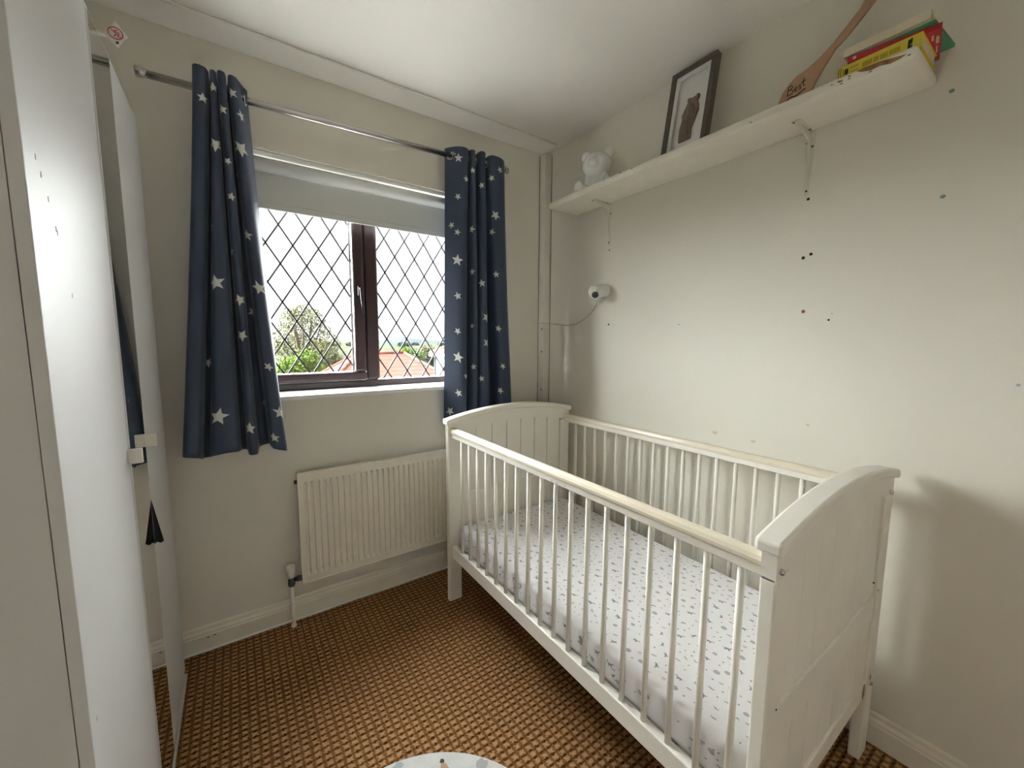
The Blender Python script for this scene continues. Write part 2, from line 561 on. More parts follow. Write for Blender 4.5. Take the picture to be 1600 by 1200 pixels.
fr('frame_rail', WX0, WX1, SILLZ - .01, 1.084)
fr('frame_rail', WX0, WX1, 2.02, WZ1)
fr('frame_stile', WX0, .045, 1.084, 2.02)
fr('frame_stile', 1.14, WX1, 1.084, 2.02)
fr('mullion', .572, .640, 1.084, 2.02, 2.155, 2.24, bev=.014)
sash = empty('casement', (.3, 2.2, 1.084))
put(sash, win)
fr('sash_rail', .047, .570, 1.086, 1.130, 2.150, 2.225, sash, .010)
fr('sash_rail', .047, .570, 1.965, 2.018, 2.150, 2.225, sash, .010)
fr('sash_stile', .047, .10, 1.130, 1.965, 2.150, 2.225, sash, .010)
fr('sash_stile', .514, .570, 1.130, 1.965, 2.150, 2.225, sash, .010)
MB().box(.095, .519, GY + .004, GY + .008, 1.125, 1.97).build('pane', M['glass'], win)
MB().box(.635, 1.145, GY + .004, GY + .008, 1.08, 2.025).build('pane', M['glass'], win)
MB().box(.508, .514, 2.196, 2.204, 1.13, 1.965).build('glazing_bead', M['plast2'], win)


def leads(x0, x1, z0, z1, nx, nz):
    """diamond lead strips through node (nx, nz)"""
    hx, hz = .0555, .0883
    s = hz / hx
    for sg in (1, -1):
        k0 = -30
        for k in range(-30, 31):
            # z = nz + sg*s*(x-nx) + 2*hz*k
            c = nz + 2 * hz * k
            ps = []
            for x in (x0, x1):
                z = c + sg * s * (x - nx)
                if z0 <= z <= z1: ps.append((x, z))
            for z in (z0, z1):
                x = nx + (z - c) / (sg * s)
                if x0 < x < x1: ps.append((x, z))
            if len(ps) < 2: continue
            ps.sort()
            (xa, za), (xb, zb) = ps[0], ps[-1]
            if math.hypot(xb - xa, zb - za) < .02: continue
            d = Vector((xb - xa, 0, zb - za)).normalized()
            n = Vector((-d.z, 0, d.x)) * .0034
            c0 = Vector(((xa + xb) / 2, GY, (za + zb) / 2))
            MB().obox(c0, d * (math.hypot(xb - xa, zb - za) / 2), (0, .0038, 0), n).build('lead_strip', M['lead'], win)


leads(.10, .514, 1.13, 1.965, .148, 1.734)
leads(.640, 1.14, 1.084, 2.02, .746, 1.741)

hd = MB()
hd.box(.534, .550, 2.138, 2.150, 1.515, 1.565)
hd.tube([(.542, 2.14, 1.548), (.542, 2.118, 1.548)], .007)
hd.tube([(.542, 2.118, 1.553), (.545, 2.114, 1.50), (.549, 2.112, 1.45), (.552, 2.114, 1.42)], [.006, .0065, .0055, .005])
hd.build('casement_handle', M['handle_m'], win, .002)
sl = MB().box(WX0 - .07, WX1 + .07, 1.958, YW, SILLZ - .022, SILLZ)
sl.box(WX0, WX1, YW, 2.19, SILLZ - .022, SILLZ)
struct(sl.build('trim_4', M['sill'], None, .006, 3), 'white window sill board')

# ------------------------------------------------------------------ roller blind
bl = empty('roller_blind', (.59, 2.07, 1.85), 'pale grey roller blind pulled a little way down over the window', 'blind')
MB().tube([(WX0 + .02, 2.058, 2.024), (WX1 - .02, 2.058, 2.024)], .028, 24).build('roller', M['blind_w'], bl)
MB().box(WX0 + .005, WX1 - .005, 2.020, 2.034, 2.049, 2.066).build('head_rail', M['blind_w'], bl, .004)
MB().box(WX0 + .03, WX1 - .03, 2.0835, 2.0850, 1.862, 2.03).build('fabric', M['blind'], bl)
MB().box(WX0 + .03, WX1 - .03, 2.080, 2.0885, 1.852, 1.882).build('bottom_bar', M['blind'], bl, .003)
for x in (WX0 + .006, WX1 - .018):
    MB().box(x, x + .012, 2.035, 2.09, 1.99, 2.066).build('end_bracket', M['blind_w'], bl)
# ------------------------------------------------------------------ curtain pole
def rodz(x):
    return 2.193 + (x + .218) * .0205


rod = empty('curtain_pole', (.5, 1.93, 2.2), 'brushed silver curtain pole above the window', 'curtain pole')
MB().tube([(-.19, 1.93, rodz(-.19)), (.99, 1.93, rodz(.99))], .0125, 20).build('outer_tube', M['chrome'], rod)
MB().tube([(.99, 1.93, rodz(.99)), (1.27, 1.93, rodz(1.27))], .0117, 20).build('inner_tube', M['chrome'], rod)
for a, b in ((-.190, -.220), (1.268, 1.30)):
    MB().tube([(a, 1.93, rodz(a)), (a + (b - a) * .25, 1.93, rodz(a)), (a + (b - a) * .45, 1.93, rodz(a)), (b, 1.93, rodz(b))],
              [.0125, .0130, .0160, .0160], 20).build('finial', M['chrome'], rod)
for x in (.055, 1.225):
    MB().tube([(x, YW, rodz(x)), (x, 1.93, rodz(x))], .008, 12).build('wall_bracket', M['chrome'], rod)

def chaikin(p, it=3):
    for _ in range(it):
        q = [p[0]]
        for a, b in zip(p[:-1], p[1:]):
            q.append((a[0] * .75 + b[0] * .25, a[1] * .75 + b[1] * .25))
            q.append((a[0] * .25 + b[0] * .75, a[1] * .25 + b[1] * .75))
        q.append(p[-1])
        p = q
    return p


class Cloth:
    """hanging eyelet curtain: plan curve through front folds, blended from top to hem"""
    def __init__(s, top, bot, tails, ztop, zbot, yF, yK, t0d=.55):
        s.t0d = t0d
        s.top, s.bot, s.tails, s.zt, s.zb, s.yF, s.yK = top, bot, tails, ztop, zbot, yF, yK

    def plan(s, v):
        e = v ** 1.15
        F = [(a[0] + (b[0] - a[0]) * e, a[1] + (b[1] - a[1]) * e) for a, b in zip(s.top, s.bot)]
        yF = s.yF[0] + (s.yF[1] - s.yF[0]) * v
        yK = s.yK[0] + (s.yK[1] - s.yK[0]) * v
        t0 = s.tails[0][0] + (s.tails[0][1] - s.tails[0][0]) * e
        t1 = s.tails[1][0] + (s.tails[1][1] - s.tails[1][0]) * e
        p = [(t0, yF + s.t0d * (yK - yF))]
        for i, (l, r) in enumerate(F):
            sw = .006 * math.sin(i * 2.1 + v * 5)
            p += [(l, yF + sw), ((l + r) / 2, yF - .008 + sw), (r, yF + sw)]
            if i + 1 < len(F):
                n = F[i + 1][0]
                p += [(r + .06 * (n - r), yK), (r + .5 * (n - r), yK + .004), (r + .94 * (n - r), yK)]
        p.append((t1, yK))
        return chaikin(p)

    def z(s, v, f):
        return s.zt + .004 * math.sin(f * 25) + (s.zb + .012 * math.sin(f * 17 + 1) - s.zt) * v

    def row(s, v):
        p = s.plan(v)
        L = [0.]
        for a, b in zip(p[:-1], p[1:]):
            L.append(L[-1] + math.hypot(b[0] - a[0], b[1] - a[1]))
        return p, L

    def at(s, f, v, off=0., cache={}):
        """point at arc fraction f and drop v, pushed off the cloth on the room side"""
        k = (id(s), round(v, 4))
        if k not in cache:
            cache[k] = s.row(v)
        p, L = cache[k]
        a = max(0., min(.99999, f)) * L[-1]
        i = 0
        while L[i + 1] < a:
            i += 1
        t = (a - L[i]) / (L[i + 1] - L[i])
        dx, dy = p[i + 1][0] - p[i][0], p[i + 1][1] - p[i][1]
        n = math.hypot(dx, dy)
        return (p[i][0] + dx * t + dy / n * off, p[i][1] + dy * t - dx / n * off, s.z(v, f))

    def length(s, v):
        return s.row(v)[1][-1]


CL_L = Cloth([(-.062, -.018), (-.013, .005), (.008, .034), (.040, .068)],
             [(-.176, -.124), (-.094, .002), (.028, .060), (.106, .164)],
             [(-.064, -.178), (.100, .160)], 2.250, .845, (1.888, 1.868), (1.955, 1.946))
CL_R = Cloth([(.995, 1.038), (1.050, 1.080), (1.098, 1.135), (1.160, 1.255)],
             [(.960, 1.000), (1.035, 1.075), (1.090, 1.150), (1.215, 1.300)],
             [(.935, .905), (1.290, 1.315)], 2.255, .845, (1.888, 1.868), (1.955, 1.946), 1.0)

STARS_L = [(0.0959, 0.0768, 0.02), (0.3411, 0.0435, 0.02), (0.59, 0.0934, 0.02), (0.8543, 0.0435, 0.02), (0.8964, 0.0893, 0.022), (0.3411, 0.1848, 0.03), (0.8734, 0.1765, 0.034), (0.6053, 0.2181, 0.015), (0.7662, 0.2347, 0.012), (0.613, 0.3053, 0.018), (0.2951, 0.3926, 0.024), (0.8543, 0.4009, 0.024), (0.59, 0.4466, 0.018), (0.3372, 0.538, 0.034), (0.8811, 0.538, 0.03), (0.6206, 0.5712, 0.026), (0.7585, 0.6086, 0.022), (0.613, 0.6668, 0.026), (0.2147, 0.7374, 0.022), (0.8734, 0.7582, 0.02), (0.3372, 0.8953, 0.038), (0.6053, 0.9244, 0.028), (0.8964, 0.887, 0.03), (0.8581, 0.9659, 0.023), (0.7662, 0.8745, 0.018)]
STARS_R = [(0.0921, 0.0394, 0.026), (0.3449, 0.0726, 0.018), (0.1419, 0.1059, 0.018), (0.567, 0.1183, 0.02), (0.8045, 0.0809, 0.02), (0.0883, 0.1723, 0.02), (0.8313, 0.2139, 0.03), (0.8045, 0.2762, 0.022), (0.3334, 0.2804, 0.022), (0.0844, 0.297, 0.02), (0.0844, 0.3967, 0.034), (0.3372, 0.4341, 0.02), (0.8275, 0.4341, 0.022), (0.5785, 0.4673, 0.024), (0.0883, 0.5255, 0.024), (0.0461, 0.2721, 0.02), (0.8658, 0.0435, 0.02), (0.0883, 0.6543, 0.022), (0.6092, 0.592, 0.03), (0.6092, 0.6875, 0.03), (0.8275, 0.6418, 0.022), (0.0921, 0.7499, 0.034), (0.3411, 0.6335, 0.016), (0.3525, 0.7873, 0.02), (0.5632, 0.8247, 0.02), (0.1419, 0.8122, 0.018), (0.0959, 0.8828, 0.024), (0.0423, 0.9576, 0.028), (0.8466, 0.7873, 0.02), (0.8236, 0.887, 0.022)]


def star_mesh(c, f0, v0, r, rot):
    """five-pointed star printed on the cloth: follows every fold"""
    L = c.length(round(v0, 2))
    Hh = c.zt - c.zb
    out = []
    for k in range(10):
        a = rot + PI * k / 5
        q = r if k % 2 == 0 else r * .42
        out.append((q * math.sin(a), q * math.cos(a)))
    ring = []
    for a, b in zip(out, out[1:] + out[:1]):
        for t in (0, 1 / 3, 2 / 3):
            ring.append((a[0] + (b[0] - a[0]) * t, a[1] + (b[1] - a[1]) * t))
    b = MB()
    rows = []
    for sc in (0.0, .22, .44, .66, .84, 1.0):
        rows.append([c.at(f0 + x * sc / L, min(.998, max(.002, v0 - z * sc / Hh)), .0012) for x, z in ring + ring[:1]])
    b.grid(rows)
    return b


def make_curtain(c, stars, label):
    th = empty('curtain', (c.plan(1)[60][0], 1.92, c.zb), label, 'curtain', 'star print curtains')
    rows = []
    for v in [i * .0025 for i in range(32)] + [.08 + .92 * i / 50 for i in range(51)]:
        p, L = c.row(v)
        rows.append([(x, y, c.z(v, a / L[-1])) for (x, y), a in zip(p, L)])
    g = MB().grid(rows)
    keep, rings = [], []
    for f in g.f:                      # eyelet holes where the pole passes
        q = [g.v[i] for i in f]
        x, y, z = (sum(k[j] for k in q) / 4 for j in range(3))
        if math.hypot(y - 1.93, z - rodz(x)) > .0185:
            keep.append(f)
        elif abs(y - 1.93) < .006:
            if not any(abs(x - k) < .012 for k in rings):
                rings.append(x)
    g.f, g.mi, g.sm = keep, [0] * len(keep), [True] * len(keep)
    cl = g.build('cloth', M['fabric'], th)
    for x in rings:
        MB().tube([(x, 1.93 + .0195 * math.cos(a), rodz(x) + .0195 * math.sin(a)) for a in [2 * PI * k / 20 for k in range(21)]], .0025, 6).build('eyelet', M['chrome'], th)
    so = cl.modifiers.new('thickness', 'SOLIDIFY')
    so.thickness = .0016
    so.offset = 0
    for i, (f, v, r) in enumerate(stars):
        star_mesh(c, f, v, r * .92, (i * 2.399) % 1.2566).build('star', M['star'], th)
    return th


make_curtain(CL_L, STARS_L, 'navy curtain with white stars hanging between wardrobe and window')
make_curtain(CL_R, STARS_R, 'navy curtain with white stars hanging behind the head of the cot')

# ------------------------------------------------------------------ wardrobe
wd = empty('wardrobe', (-.48, 1.36, 0), 'white three-door wardrobe with a mirror strip against the left wall', 'wardrobe')
WF, WT, WY0, WY1 = -.221, 2.014, .856, 1.872
DT = .017
cx1 = WF - DT - .0015
c = MB()
c.box(XL + .02, cx1, WY0 + .002, WY0 + .020, .0, WT)
c.box(XL + .02, cx1, WY1 - .020, WY1 - .002, .0, WT)
c.box(XL + .02, cx1, WY0 + .020, WY1 - .020, WT - .02, WT)
c.box(XL + .02, cx1, WY0 + .020, WY1 - .020, .05, .07)
c.box(XL + .02, XL + .03, WY0 + .020, WY1 - .020, .07, WT - .02)
c.build('carcass', M['ward'], wd)
MB().box(cx1 - .02, WF + .004, WY0 + .002, WY1, 0, .016).build('plinth', M['ward'], wd)


def door(y0, y1):
    return MB().box(WF - DT, WF, y0, y1, .036, WT).build('door', M['ward'], wd, .0012)


d1 = door(WY0, 1.2985)
d2 = door(1.3010, 1.4945)
d3 = door(1.4975, WY1)
MB().box(WF, WF + .003, 1.3015, 1.4925, .040, WT - .014).build('mirror', M['mirror'], d2)
MB().box(WF - .001, WF + .003, 1.4926, 1.4946, .036, WT).build('edge_strip', M['plast'], d2)


def handle(y, z, d):
    h = MB()
    h.box(WF, WF + .026, y, y + .010, z, z + .036)
    h.build('handle', M['plast'], d, .0015)


handle(1.4985, .988, d3)
handle(1.286, .993, d1)
for y, z in ((.90, 1.55), (.915, 1.53), (.935, 1.50), (.955, 1.46), (.96, 1.455), (1.0, 1.36), (.885, .66)):
    MB().box(WF, WF + .0004, y, y + .003, z, z + .008).build('scuff', M['p_grey'], d1)

tg = empty('warning_tag', (-.19, 1.40, 2.0), 'small white paper tag with red no-climbing sign hanging off the wardrobe top', 'tag')
ty = Vector((0, 1, 0))
cn = [(-.188, 2.046), (-.167, 2.018), (-.187, 1.986), (-.210, 2.006)]
rows = []
for j in range(7):
    t = j / 6
    a = Vector((cn[0][0] + (cn[1][0] - cn[0][0]) * t, 0, cn[0][1] + (cn[1][1] - cn[0][1]) * t))
    b = Vector((cn[3][0] + (cn[2][0] - cn[3][0]) * t, 0, cn[3][1] + (cn[2][1] - cn[3][1]) * t))
    rows.append([tuple(a + (b - a) * (k / 6) + Vector((0, 1.40 + .002 * math.sin(3 * (t + k / 6)), 0))) for k in range(7)])
sh = MB().grid(rows).build('paper', M['paper'], tg)
so = sh.modifiers.new('thickness', 'SOLIDIFY'); so.thickness = .0006; so.offset = 0
MB().box(WF - .002, -.206, 1.399, 1.4010, 2.003, 2.009).build('tab', M['paper'], tg)
ring = MB()
cc = Vector((-.1885, 1.3968, 2.017))
ring.tube([cc + Vector((.013 * math.cos(a), 0, .013 * math.sin(a))) for a in [2 * PI * k / 24 for k in range(25)]], .0011, 6)
ring.tube([cc + Vector((-.009, 0, .009)), cc + Vector((.009, 0, -.009))], .0009, 6)
ring.tube([cc + Vector((-.003, 0, -.008)), cc + Vector((.001, 0, -.002)), cc + Vector((-.002, 0, .004)), cc + Vector((.004, 0, .008))], .0011, 6)
ring.tube([cc + Vector((.004, 0, -.007)), cc + Vector((.006, 0, .002)), cc + Vector((.001, 0, .003))], .0011, 6)
ring.build('no_climbing_symbol', M['red'], tg)
MB().box(-.189, -.184, 1.3965, 1.3972, 1.994, 1.999).build('small_mark', M['ink'], tg)

bc = MB()
rows = []
for j in range(9):
    t = j / 8
    z = .836 - t * .132
    wdt = .001 + .020 * t
    rows.append([(WF + .0015 + wdt * k / 5, 1.4935 + .003 + .004 * t * math.sin(k * 2.2), z - .004 * t * math.cos(k * 1.8)) for k in range(6)])
bc.grid(rows)
o = tag(bc.build('trapped_garment', M['black']), 'black cloth corner poking out between mirror and wardrobe door', 'cloth')
so = o.modifiers.new('thickness', 'SOLIDIFY'); so.thickness = .002; so.offset = 0

# ------------------------------------------------------------------ radiator
rd = empty('radiator', (.70, 1.95, .2), 'cream ribbed panel radiator on the wall below the window', 'radiator')
RX0, RX1, RZ0, RZ1, RY = .200, 1.20, .198, .703, 1.937
pnl = MB()
PIT = .0262
n = int((RX1 - RX0 - .05) / PIT)
xs = [RX0]
prof = []            # (x, depth) across, ribs are pressed inwards between proud flutes
x = RX0 + .022
prof.append((RX0, 0))
for i in range(n):
    prof += [(x, 0), (x + .003, .011), (x + .0105, .011), (x + .0135, 0)]
    x += PIT
prof.append((RX1, 0))
rows = []
for z, k in ((RZ0, 0), (RZ0 + .028, 0), (RZ0 + .044, 1), (RZ1 - .052, 1), (RZ1 - .038, 0), (RZ1, 0)):
    rows.append([(px, RY + dd * k, z) for px, dd in prof])
pnl.grid(rows, False)
pnl.box(RX0, RX1, RY + .012, RY + .03, RZ0, RZ1)
for z in (RZ0, RZ1):
    pnl._add([(RX0, RY, z), (RX1, RY, z), (RX1, RY + .012, z), (RX0, RY + .012, z)], [(0, 1, 2, 3)], False)
for px in (RX0, RX1):
    pnl._add([(px, RY, RZ0), (px, RY, RZ1), (px, RY + .012, RZ1), (px, RY + .012, RZ0)], [(0, 1, 2, 3)], False)
pnl.build('panel', M['rad'], rd)
MB().box(RX0 - .003, RX0 + .001, RY - .002, RY + .02, RZ0 - .002, RZ1 + .002).build('edge_seam', M['rad'], rd, .002)
MB().box(RX0, RX1, RY - .003, RY + .018, RZ0 - .005, RZ0 + .001).build('bottom_seam', M['rad'], rd, .001)
MB().box(RX0, RX1, RY - .003, RY + .018, RZ1 - .001, RZ1 + .004).build('top_seam', M['rad'], rd, .001)
MB().tube([(RX0 - .014, RY + .012, .668), (RX0, RY + .012, .668)], .009, 10).build('bleed_plug', M['dmetal'], rd)
for px in (.33, 1.05):
    MB().box(px, px + .03, RY + .03, YW - .001, .26, .62).build('wall_bracket', M['rad'], rd)
vx, vy = .155, 1.949
va = empty('valve', (vx, vy, .2))
put(va, rd)
MB().tube([(vx, vy, .236), (vx, vy, .244), (vx, vy, .286), (vx, vy, .291)], [.0135, .0145, .0185, .0165], 16).build('valve_cap', M['plast'], va)
b = MB().tube([(vx, vy, .196), (vx, vy, .205), (vx, vy, .236)], [.012, .015, .012], 12)
b.tube([(vx, vy, .222), (vx + .022, vy, .222), (vx + .022, vy, .222), (vx + .045, vy, .222)], [.009, .009, .013, .012], 8)
b.build('valve_body', M['dmetal'], va)
MB().tube([(vx, vy, .0), (vx, vy, .198)], .0075, 12).build('pipe', M['plast'], va)
MB().tube([(vx, vy, .0), (vx, vy, .012)], .011, 12).build('pipe_collar', M['plast'], va)

# ------------------------------------------------------------------ cot
ct = empty('cot', (1.2, 1.02, 0), 'white wooden cot with barred sides and arched panelled ends', 'cot')
CX0, CX1 = .815, 1.588          # outer width of the ends
PW = .066
ENDS = ((.300, .330, 1), (1.706, 1.736, -1))


def arch(x, z0, zc):
    t = (x - CX0) / (CX1 - CX0) * 2 - 1
    return zc - (zc - z0) * t * t


def arch_poly(x0, x1, lo, hi, n=24):
    xs = [x0 + (x1 - x0) * i / n for i in range(n + 1)]
    return [(x, lo(x)) for x in xs] + [(x, hi(x)) for x in reversed(xs)]


for y0, y1, sg in ENDS:
    nm = 'foot end' if sg == 1 else 'head end'
    e = empty('end_panel', (1.2, (y0 + y1) / 2, 0))
    put(e, ct)
    for x0, x1 in ((CX0, CX0 + PW), (CX1 - PW, CX1)):
        MB().box(x0, x1, y0, y1, 0, .845).build('leg', M['cot'], e, .004)
    MB().prism(arch_poly(CX0, CX1, lambda x: arch(x, .838, .880), lambda x: arch(x, .894, .938)), (0, y1 - y0 - .0024, 0), (0, y0 + .0012, 0)).build('curved_rail', M['cot'], e)
    MB().prism(arch_poly(CX0 - .010, CX1 + .010, lambda x: arch(x, .894, .938), lambda x: arch(x, .921, .965)), (0, y1 - y0 + .020, 0), (0, y0 - .010, 0)).build('top_cap', M['cot'], e, .007, 3)
    MB().box(CX0 + PW, CX1 - PW, y0 + .003, y1 - .003, .468, .545).build('middle_rail', M['cot'], e, .004)
    MB().box(CX0 + PW, CX1 - PW, y0 + .003, y1 - .003, .214, .272).build('bottom_rail', M['cot'], e, .004)
    bw = (CX1 - CX0 - 2 * PW) / 7
    for i in range(7):
        a = CX0 + PW + bw * i
        g = .0010
        MB().prism([(a + g, .543), (a + bw - g, .543), (a + bw - g, arch(a + bw, .840, .882)), (a + g, arch(a, .840, .882))],
                   (0, .014, 0), (0, y0 + .009, 0)).build('board', M['cot'], e, .0016, 1)
        MB().box(a + g, a + bw - g, y0 + .009, y0 + .023, .270, .470).build('board', M['cot'], e, .0016, 1)
    yo = y0 - .001 if sg == 1 else y1 + .001
    for x, z in ((CX0 + .017, .856), (CX1 - .030, .856), (CX0 + .017, .246), (CX1 - .030, .246)):
        MB().tube([(x, yo + sg * .006, z), (x, yo - sg * .001, z), (x, yo - sg * .004, z), (x, yo - sg * .0055, z)], [.0066, .0066, .005, .002], 14).build('bolt', M['metal'], e)
    if sg == 1:
        for x, z in ((CX0 + .045, .552), (CX1 - .055, .56), (CX1 - .105, .60)):
            MB().tube([(x, yo - .0002, z), (x, yo + .004, z)], .0022, 8).build('screw_hole', M['hole'], e)
        MB().prism([(0, 0), (.012, .006), (.016, .022), (.010, .045), (.003, .048), (-.004, .03), (-.005, .01)], (0, .0012, 0), (1.500, y0 + .0019, .220)).build('paint_chip', M['chip'], e)
        MB().prism([(0, 0), (.006, .003), (.006, .012), (.001, .016), (-.003, .008)], (0, .0012, 0), (1.548, y0 - .0009, .262)).build('paint_chip', M['chip'], e)

bar_me = MB().tube([(0, 0, .284), (0, 0, .840)], .0078, 12).mesh('bar', M['cot'])
for xc, nm in ((.842, 'front'), (1.562, 'rear')):
    s_ = empty('side', (xc, 1.0, .2))
    put(s_, ct)
    MB().box(xc - .013, xc + .013, .330, 1.706, .832, .853).build('top_rail', M['cot'], s_, .002)
    tp = [(-.018, 0), (-.018, .010), (-.014, .018), (-.006, .0225), (.006, .0225), (.014, .018), (.018, .010), (.018, 0)]
    MB().prism(tp, (0, 1.706 - .330, 0), (xc, .330, .854), (1, 0, 0), (0, 0, 1), False).build('teething_rail', M['teeth'], s_, .003)
    MB().box(xc - .013, xc + .013, .330, 1.706, .228, .288).build('bottom_rail', M['cot'], s_, .003)
    for i in range(18):
        o = link('bar', bar_me, s_)
        o.location = (xc, 1.6195 - i * .0732, 0)
    if nm == 'front':
        for i in range(12):
            y = rnd.choice([1.25, 1.1, 1.05, .98, .95]) + rnd.uniform(-.06, .06)
            MB().box(xc - .0134, xc - .0128, y, y + rnd.uniform(.002, .006), .836, .836 + rnd.uniform(.003, .008)).build('tooth_mark', M['stain'], s_)
MB().box(.858, 1.546, .334, 1.702, .258, .270).build('mattress_base', M['cot'], ct)

# ------------------------------------------------------------------ mattress with printed sheet
MX0, MX1, MY0, MY1, MZ0, MZ1 = .862, 1.540, .338, 1.698, .271, .388
mt = empty('mattress', ((MX0 + MX1) / 2, (MY0 + MY1) / 2, MZ0), 'cot mattress in a white fitted sheet printed with tiny grey dinosaurs', 'mattress')
bm = bmesh.new()
bmesh.ops.create_cube(bm, size=1)
for v in bm.verts:
    v.co = Vector(((MX0 + MX1) / 2 + v.co.x * (MX1 - MX0), (MY0 + MY1) / 2 + v.co.y * (MY1 - MY0), (MZ0 + MZ1) / 2 + v.co.z * (MZ1 - MZ0)))
bmesh.ops.bevel(bm, geom=[e for e in bm.edges], offset=.028, segments=5, affect='EDGES', profile=.6)
for f in bm.faces:
    f.smooth = True
me = bpy.data.meshes.new('fitted_sheet')
bm.to_mesh(me)
bm.free()
me.materials.append(M['sheet'])
link('fitted_sheet', me, mt)
DINO = [(-1.0, .15), (-.62, .05), (-.45, -.1), (-.45, -.42), (-.3, -.42), (-.26, -.12), (.12, -.12), (.15, -.42), (.32, -.42),
        (.33, -.02), (.5, .3), (.62, .5), (.85, .5), (.88, .36), (.66, .32), (.5, .12)]
DINO = [(-1.0, .2), (-.5, .05), (-.45, -.42), (-.28, -.42), (-.24, -.12), (.14, -.12), (.17, -.42), (.34, -.42), (.36, .0),
        (.56, .42), (.92, .38), (.94, .55), (.5, .62), (.24, .26), (-.1, .32), (-.4, .26)]
REX = [(-.8, .1), (-.2, -.15), (-.25, -.6), (-.02, -.6), (.02, -.2), (.2, .1), (.4, .05), (.22, .28), (.62, .42), (.6, .62), (.1, .65), (-.15, .25)]
BLOB = [(math.cos(2 * PI * k / 10), .8 * math.sin(2 * PI * k / 10)) for k in range(10)]
LEAF = [(-1, 0), (-.3, .32), (.5, .28), (1, .6), (.9, 0), (.4, -.3), (-.4, -.28)]
DOT = [(math.cos(2 * PI * k / 6), .75 * math.sin(2 * PI * k / 6)) for k in range(6)]
pr = MB()
placed = []


def stamp(shape, s, slot, gap, tries, count):
    n = 0
    for _ in range(tries):
        if n >= count: break
        x, y = rnd.uniform(MX0 + .026, MX1 - .026), rnd.uniform(MY0 + .026, MY1 - .026)
        if any((x - a) ** 2 + (y - b) ** 2 < (gap + g) ** 2 for a, b, g in placed): continue
        placed.append((x, y, gap))
        n += 1
        sc = s * rnd.uniform(.85, 1.15)
        fl_ = rnd.choice((1, 1, -1))
        an = rnd.uniform(-.35, .35)
        ca, sa = math.cos(an), math.sin(an)
        pr.cur = slot
        pr.flat([((px * ca * fl_ - py * sa) * sc, (px * sa * fl_ + py * ca) * sc) for px, py in shape], (x, y, MZ1 + .0005), (0, -1, 0), (1, 0, 0))
    # the same print on the side facing the room
    for _ in range(count // 9):
        y, z = rnd.uniform(MY0 + .05, MY1 - .05), rnd.uniform(MZ0 + .03, MZ1 - .034)
        pr.cur = slot
        pr.flat([(px * s, py * s) for px, py in shape], (MX0 - .0005, y, z), (0, -1, 0), (0, 0, 1))


stamp(DINO, .0150, 0, .022, 4000, 95)
stamp(REX, .0125, 0, .019, 4000, 70)
stamp(BLOB, .0085, 1, .014, 4000, 120)
stamp(BLOB, .0072, 2, .014, 4000, 30)
stamp(LEAF, .0080, 1, .012, 6000, 130)
stamp(DOT, .0030, 0, .0085, 16000, 620)
tag(pr.build('sheet_print', [M['p_blue'], M['p_grey'], M['p_tan']], mt, 0, 2, False), 'tiny grey dinosaur print', kind='stuff')

# ------------------------------------------------------------------ shelf on brackets
SZ0, SZ1, SX0, SY0, SY1 = 1.995, 2.026, 1.430, .313, 1.735
shf = empty('wall_shelf', (1.54, 1.0, SZ0), 'long cream painted shelf on two brackets high on the right wall', 'shelf')
MB().box(SX0, XR, SY0, SY1, SZ0, SZ1).build('board', M['shelf'], shf, .012, 5)
for yb in (1.487, .607):
    br = empty('bracket', (XR, yb, SZ0))
    put(br, shf)
    br_m = MB()
    br_m.prism([(-.010, 0), (.010, 0), (.0135, -.125), (-.0135, -.125)], (0, 0, .003), (XR, yb, SZ0 - .0032), (0, 1, 0), (1, 0, 0))
    br_m.prism([(-.0145, 0), (.0145, 0), (.006, -.205), (-.006, -.205)], (-.003, 0, 0), (XR, yb, SZ0), (0, 1, 0), (0, 0, 1))
    br_m.prism([(0, 0), (-.105, 0), (-.02, -.028), (0, -.17)], (0, .005, 0), (XR - .003, yb - .0025, SZ0 - .003), (1, 0, 0), (0, 0, 1))
    br_m.build('bracket_arm', M['bracket'], br, .001, 1)
    for x in (XR - .120, XR - .03):
        MB().tube([(x, yb + .007 * (1 if x < XR - .1 else -1), SZ0 - .0045), (x, yb + .007 * (1 if x < XR - .1 else -1), SZ0 - .002)], .0036, 8).build('screw', M['dmetal'], br)
    for z, yy in ((-.035, .008), (-.05, -.008), (-.192, 0)):
        MB().tube([(XR - .0048, yb + yy, SZ0 + z), (XR - .002, yb + yy, SZ0 + z)], .0036, 8).build('screw', M['dmetal'], br)
chips = [[(0, 0), (.02, .004), (.05, .010), (.085, .012), (.10, .011), (.09, .004), (.07, -.002), (.05, -.001), (.03, -.006), (.012, -.004)],
         [(.128, .003), (.142, .006), (.139, .001), (.131, .000)], [(.150, .003), (.157, .004), (.155, .001)], [(.110, .006), (.118, .008), (.116, .003)]]
for c_ in chips:
    MB().prism(c_, (-.0012, 0, 0), (SX0 + .0005, .333, SZ1 - .0165), (0, 1, 0), (0, 0, 1)).build('paint_chip', M['chip'], shf)
for y, z in ((.325, -.022), (.40, -.0225), (.445, -.018), (.462, -.0225), (.70, -.024), (1.18, -.008), (1.24, -.006)):
    MB().box(SX0 - .0006, SX0 + .001, y, y + .006, SZ1 + z, SZ1 + z + .002).build('paint_chip', M['dmetal'], shf)

# ------------------------------------------------------------------ ceramic bear
fx = Vector((-.85, -.42, 0)).normalized()      # where the bear looks
sx = Vector((fx.y, -fx.x, 0))
rotb = Matrix((fx, -sx, Vector((0, 0, 1)))).transposed()
bc_ = Vector((1.560, 1.508, SZ1))
be = MB()


def bp(f, s, z):
    return bc_ + fx * f + sx * s + Vector((0, 0, z))


